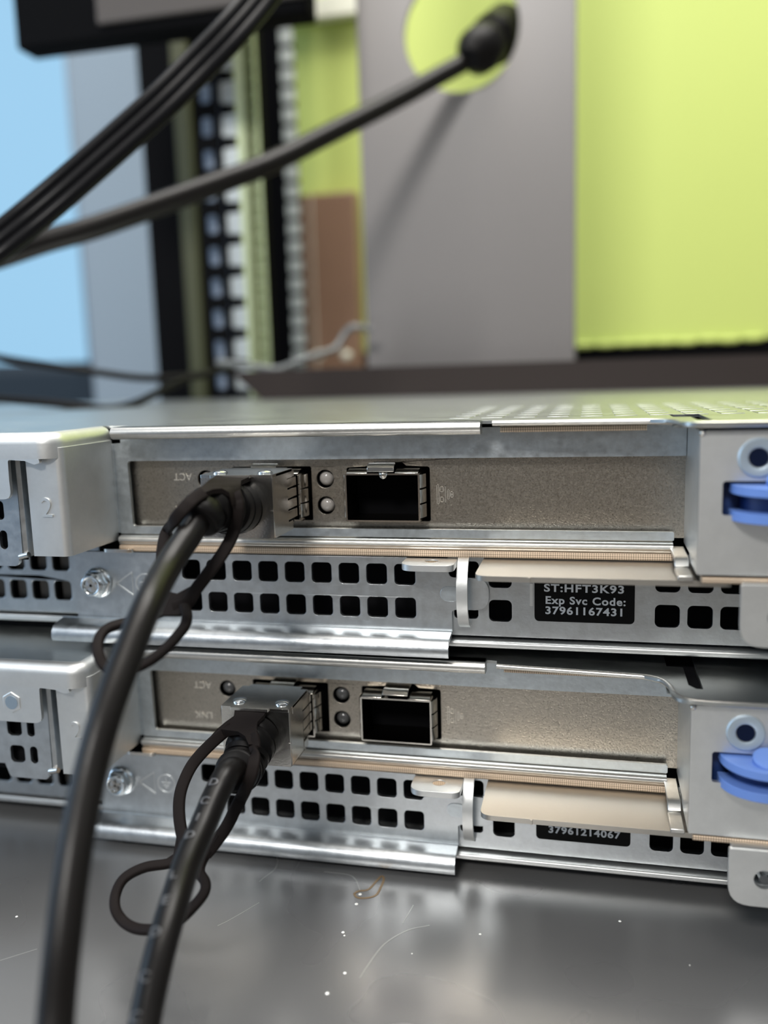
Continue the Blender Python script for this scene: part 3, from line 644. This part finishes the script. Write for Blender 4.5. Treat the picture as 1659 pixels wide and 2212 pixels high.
upath = [Vector((-26.1, -15.2, 11.6)), Vector((-26.2, -20, 12.2)), Vector((-26.9, -26, 12.9))] + loc(A([(405, 1160, -31.5), (362, 1225, -37.5), (318, 1310, -46), (272, 1425, -53), (228, 1545, -59), (192, 1680, -64), (160, 1850, -70), (137, 2030, -75), (120, 2212, -79), (112, 2420, -84), (108, 2700, -92)]), OU)
lpath = [Vector((-26.1, -15.2, 12.4)), Vector((-25.6, -20, 12.2)), Vector((-24.9, -26, 14.2))] + loc(A([(497, 1665, -29.0), (468, 1715, -34.0), (438, 1786, -39.5), (404, 1865, -46), (375, 1955, -53), (345, 2060, -59), (312, 2212, -65), (280, 2420, -73), (257, 2600, -80)]), OL)
lpath[1:3] = [Vector((-25.9, -19, 12.0)), Vector((-25.6, -24, 10.2))]
cable(0, 62.7, 11.6, upath,
      [A([(440, 1064, -18), (421, 1076, -19.5), (403, 1093, -21), (386, 1112, -22), (362, 1146, -24), (352, 1184, -26), (350, 1230, -28), (352, 1275, -30), (362, 1305, -31)]),
       A([(508, 1066, -18), (513, 1082, -19.5), (514, 1101, -20.5), (510, 1132, -22.5), (495, 1171, -24.5), (471, 1210, -26.5), (447, 1242, -28), (422, 1275, -29.5), (404, 1303, -31), (375, 1312, -31.5)])],
      A([(398, 1306, -31), (404, 1330, -33), (400, 1350, -34), (386, 1370, -35.5), (364, 1395, -37.5), (335, 1420, -39.5), (300, 1440, -41), (262, 1450, -42), (228, 1440, -42), (212, 1410, -41), (214, 1380, -39), (232, 1358, -37), (270, 1345, -35), (310, 1338, -33), (350, 1322, -31)]),
      [[(543, 1033, -14.8), (469, 1031, -14.8), (451, 1043, -16.5), (438, 1054, -18), (412, 1073, -20), (396, 1090, -21), (410, 1097, -21), (424, 1080, -20), (438, 1071, -19), (460, 1062, -18.5), (480, 1060, -18.5), (495, 1069, -19), (501, 1090, -20), (525, 1090, -20), (523, 1073, -19), (519, 1058, -18), (521, 1043, -16)], [(425, 1262, -29), (405, 1316, -31.5), (388, 1330, -32), (335, 1330, -32), (345, 1275, -30), (385, 1284, -30)]],
      'black network cable in the upper server, pinkish-grey sheen, bending down the far left', [], 17.35)
cable(2.77, 18.7, 12.2, lpath,
      [A([(500, 1570, -16.5), (482, 1584, -18), (461, 1602, -20), (434, 1629, -21.5), (413, 1656, -23), (397, 1689, -25), (388, 1722, -26.5), (387, 1760, -28), (392, 1797, -29.5), (400, 1825, -31)]),
       A([(545, 1586, -17), (550, 1600, -18.5), (550, 1620, -20), (549, 1642, -21.5), (542, 1675, -23.5), (527, 1712, -25.5), (511, 1742, -27), (490, 1785, -29), (464, 1822, -30.5), (445, 1845, -31.5)])],
      A([(452, 1835, -31), (436, 1862, -32), (432, 1885, -34), (444, 1908, -36), (438, 1934, -38), (403, 1974, -40.5), (370, 2000, -42), (333, 2008, -42.5), (295, 2006, -42), (266, 1990, -41), (249, 1962, -40), (251, 1928, -38), (270, 1896, -36), (312, 1874, -34), (360, 1866, -32.5), (400, 1855, -31.5)]),
      [[(574, 1540, -12.1), (508, 1534, -12.1), (506, 1550, -14), (488, 1563, -16), (470, 1578, -18), (453, 1597, -20), (466, 1606, -20), (480, 1594, -18.5), (496, 1586, -18), (515, 1584, -18), (530, 1594, -18.5), (538, 1612, -19.5), (560, 1612, -19.5), (557, 1590, -18.5), (555, 1573, -17), (557, 1563, -16), (571, 1548, -13.5)], [(386, 1800, -29.5), (378, 1845, -31), (345, 1866, -32), (400, 1872, -32.5), (430, 1890, -34), (440, 1860, -32), (475, 1805, -30), (440, 1820, -30.5), (410, 1818, -30.5)]],
      'black network cable in the lower server with raised print along its jacket', list(zip('DC1DLEDCCA', (22.8, 26.3, 29.5, 33.0, 40.5, 44.5, 48.8, 53.8, 58.5, 63.0))), 18.15)

# ------------------------------------------------------------------ things on and behind the servers
# brown-grey metal bar with bevelled ends lying across the upper server
bar = MB(); y0 = 200
zt = 88.0
bar.prism(corner([(-104, 88.05, 1), (107, 88.05, 1), (119, 100.2, 1), (-118, 100.2, 1)]), (lambda a, u, v: (u, a, v)), y0, y0+22)
bo = bar.build('crossbar', 'bar', None, .9, 3); setp(bo, 'dark brown-grey metal bar with slanted ends lying across the upper server', 'bar')
# grey steel post with a cable hole
ps = MB(); hc = at(996, 66, 257); cx, cz = hc.x, hc.z
ps.plate([[(-71.2, 0), (26.3, 0), (26.3, 420), (-71.2, 420)], circ(cx, cz, 25.6, 48)], XZ(257), 2.0)
ps.box(-71.2, -69.4, 259, 275, 0, 420); ps.box(24.5, 26.3, 259, 275, 0, 420)
po = ps.build('steel_post', 'post', None, .3); setp(po, 'wide smooth grey painted steel post with a round cable hole', 'post')
# round black cable with plug through the hole
pc = thing('power_cable', tuple(at(1000, 140, 240)), 'round black cable whose thick plug passes through the hole of the grey post', 'cable')
rp = catmull([at(1085, 82, 262), at(1010, 130, 250), at(950, 163, 240), at(850, 218, 222), at(700, 294, 195), at(600, 345, 178), at(500, 385, 163), at(350, 440, 145), at(200, 492, 130), at(100, 520, 122), at(0, 553, 114), at(-150, 600, 104), at(-320, 660, 96)], 8)
MB().tube(rp, [4.1]*len(rp), 20).build('cord', 'cord', pc, ang=60)
pa, pb = at(1018, 122, 247), at(1100, 60, 275)
pd = (pb-pa).normalized()
pm = MB(); pm.lathe(pa, pd, [(4.6, -3), (7.5, 1), (9.8, 5), (10.2, 12), (9.4, 17), (8.6, 18), (11.0, 20), (11.5, 34), (9, 37)], 28)
pm.build('plug', 'rubber', pc)
# flat twin cable crossing the upper left
tc_ = thing('flat_cable', tuple(at(300, 270, 70)), 'glossy black flat ribbed cable slanting across the upper left corner', 'cable')
cl = [(640, -110, 100), (568, -10, 92), (500, 70, 84), (430, 142, 78), (350, 222, 70), (250, 312, 62), (150, 400, 54), (60, 476, 48), (-20, 540, 42), (-150, 640, 36), (-300, 760, 30)]
for k, off in enumerate((-26, -2, 22)):
    pp = catmull([at(x+off*.60, y+off*.80, Y) for x, y, Y in cl], 8)
    MB().tube(pp, [1.95]*len(pp), 16).build('strand', 'blackgloss', tc_, ang=60)
# thin black leads on the server top at the left
def lead(label, pts, r, m='rubber', name='thin_cable'):
    q = catmull(pts, 8); o = MB().tube(q, [r]*len(q), 12).build(name, m, None, ang=60); return setp(o, label, 'cable')
def on_top(lst, r): return [Vector((q.x, q.y, q.z)) for q in (at(x, y, Y) for x, y, Y in lst)]
lead('thin black lead, the upper of two at the left edge above the server top', on_top([(-120, 745, 150), (0, 773, 150), (110, 790, 152), (200, 803, 156), (300, 816, 165), (380, 815, 176), (450, 806, 190), (500, 797, 205)], 1), 1.5)
lead('thin black lead lying lower on the server top at the left edge', on_top([(-120, 850, 118), (0, 862, 120), (110, 871, 122), (200, 881, 125), (250, 882, 130), (300, 868, 142), (350, 843, 158), (400, 820, 175), (460, 806, 192)], 1), 1.5)
lead('crumpled silvery grey wire hanging over the back of the bar', [at(*q) for q in ((470, 782, 224), (540, 790, 224), (600, 797, 224), (650, 778, 226), (690, 765, 230), (725, 752, 236), (745, 722, 240), (765, 706, 240), (800, 712, 244))], 1.5, 'dullwire', 'metal_wire')

# black cabinet box at the upper left
bx = thing('wall_cabinet', (-150, 240, 170), 'black box with a grey-brown front panel in the upper left corner', 'box')
o = at(35, 108, 200); e_ = at(560, 33, 200)
MB().box(o.x, e_.x+20, 200, 214, o.z, o.z+70).build('body', 'black', bx, 1.5)
g0 = at(213, 54, 199)
MB().box(g0.x, e_.x+19.8, 197.5, 200, g0.z, g0.z+62).build('front_panel', 'panelgrey', bx, .5)
# dark door edge + olive strip painted for a reflection
def slab(name, label, cat, m, px0, px1, Y, depth, z0=0, z1=420, py=400, bev=.6, kind=None, par=None):
    a = at(px0, py, Y); b = at(px1, py, Y)
    o = MB().box(a.x, b.x, Y, Y+depth, z0, z1).build(name, m, par, bev)
    if kind: setp(o, kind=kind)
    elif label: setp(o, label, cat)
    return o
slab('cabinet_upright', 'dark brown-black cabinet upright right of the blue-grey column', 'upright', 'black', 313, 392, 330, 12)
slab('reflection_strip', 'dark olive strip standing in for a reflection beside the brown-black upright', 'strip', 'olive', 385, 418, 322, 6)
slab('partition_panel', 'tall black partition panel behind the perforated rails', 'panel', 'black', 395, 572, 345, 6)
# front rack rail (dark face with square holes over a backing painted as window light)
r1 = thing('rack_rail', (-142, 250, 0), 'black rack rail with a column of pale square holes, leftmost of the perforated rails', 'rail', 'perforated rack rails')
a = at(425, 400, 250).x; b = at(478, 400, 250).x; zs = [8+14.82*k for k in range(27)]
cxr = at(453, 400, 250).x
MB().plate([[(a, 0), (b, 0), (b, 410), (a, 410)]]+[rr(cxr-2.7, cxr+2.7, z-4.3, z+4.3, 1.2, 3) for z in zs], XZ(250), 1.6).build('rail_face', 'black', r1, .1)
MB().box(a+1, b-1, 256, 257, 1, 409).build('backing', 'paleblue', r1, label='pale blue-grey backing painted as window light behind the holes')
# second rail: pale perforated post with scalloped edge
r2 = thing('rack_rail', (-128, 250, 0), 'pale rack rail tinted with painted lime reflection, with notched left edge, beside the black rail', 'rail', 'perforated rack rails')
a = at(478, 400, 252).x; b = at(497, 400, 252).x; c = at(519, 400, 252).x; d_ = at(566, 400, 252).x
poly = [(a, 0)]; 
nm = MB(); nm.box(a, b+2, 254.5, 256, 0, 410); nm.build('dark_edge', 'black', r2)
nt_ = MB(); m_ = (a+b)/2
for z in zs: nt_.plate([corner([(m_-.3, z-4.6, 1.5), (c+.5, z-5.2), (c+.5, z+5.2), (m_-.3, z+4.6, 1.5)])], XZ(252), 1.2)
nt_.build('edge_tooth', 'silver', r2, .3)
fh = []
k = 6.0
while k < 405: fh.append(rr(d_-5.4, d_-1.2, k-1.7, k+1.7, .8, 2)); k += 7.4
MB().plate([[(c, 0), (d_, 0), (d_, 410), (c, 410)]]+fh, XZ(251), 1.5).build('rail_face', 'palegreen', r2, .1)
MB().box(c+1, d_-.5, 253, 254, 1, 409).build('backing', mat('olive_backing', (.22, .25, .13), .6), r2)
# third rail: black channel with silver teeth, farther back
r3 = thing('rack_rail', (-150, 395, 0), 'silver slotted rack rail along the black gap, next to the lime wall', 'rail', 'perforated rack rails')
a = at(570, 400, 395).x; b = at(616, 400, 395).x; c = at(648, 400, 395).x
MB().box(a, b, 397, 405, 0, 520).build('rail_channel', 'black', r3, .3)
tt = MB()
for q in range(44): tt.plate([rr(b+.4, c-1.2, 3+11.5*q, 3+11.5*q+8.6, 1.2, 3)], XZ(395), 2)
tt.build('rail_teeth', 'paleteeth', r3, .3)
MB().box(b, c-1.5, 398, 399, 1, 519).build('backing', 'black', r3)
# carton in front of the lime wall, cream edge above it
a = at(650, 600, 415); b = at(772, 600, 415); t_ = at(700, 418, 415)
ca = thing('carton', ((a.x+b.x)/2, 420, 80), 'brown cardboard carton standing in front of the lime wall', 'carton')
MB().box(a.x, b.x, 415, 428, 80, t_.z).build('body', 'brown', ca, .8)
MB().box(a.x+9, a.x+9.6, 414.4, 415, 82, t_.z-1).build('tape_edge', 'cream', ca)
ceh = at(680, 40, 420); cel = at(680, 6, 420); xa = at(603, 20, 420).x; xb = at(790, 20, 420).x
ce = MB().box(xa, xb, 420, 428, ceh.z, cel.z+4).build('wall_trim_strip', 'cream', None, 1); setp(ce, 'cream strip at the top edge between rail and grey post', 'strip')
# small knobs under the carton
for x in (690, 750):
    q = at(x, 768, 405); o = MB().lathe((q.x, 405, q.z), (0, -1, 0), [(3.0, 0), (3.0, 4), (2.2, 5), (.01, 5.4)], 20).build('round_knob', 'cream')
    setp(o, 'small cream round knob below the carton, the '+('left' if x == 690 else 'right')+' one of the pair', 'knob', 'knobs below the carton')
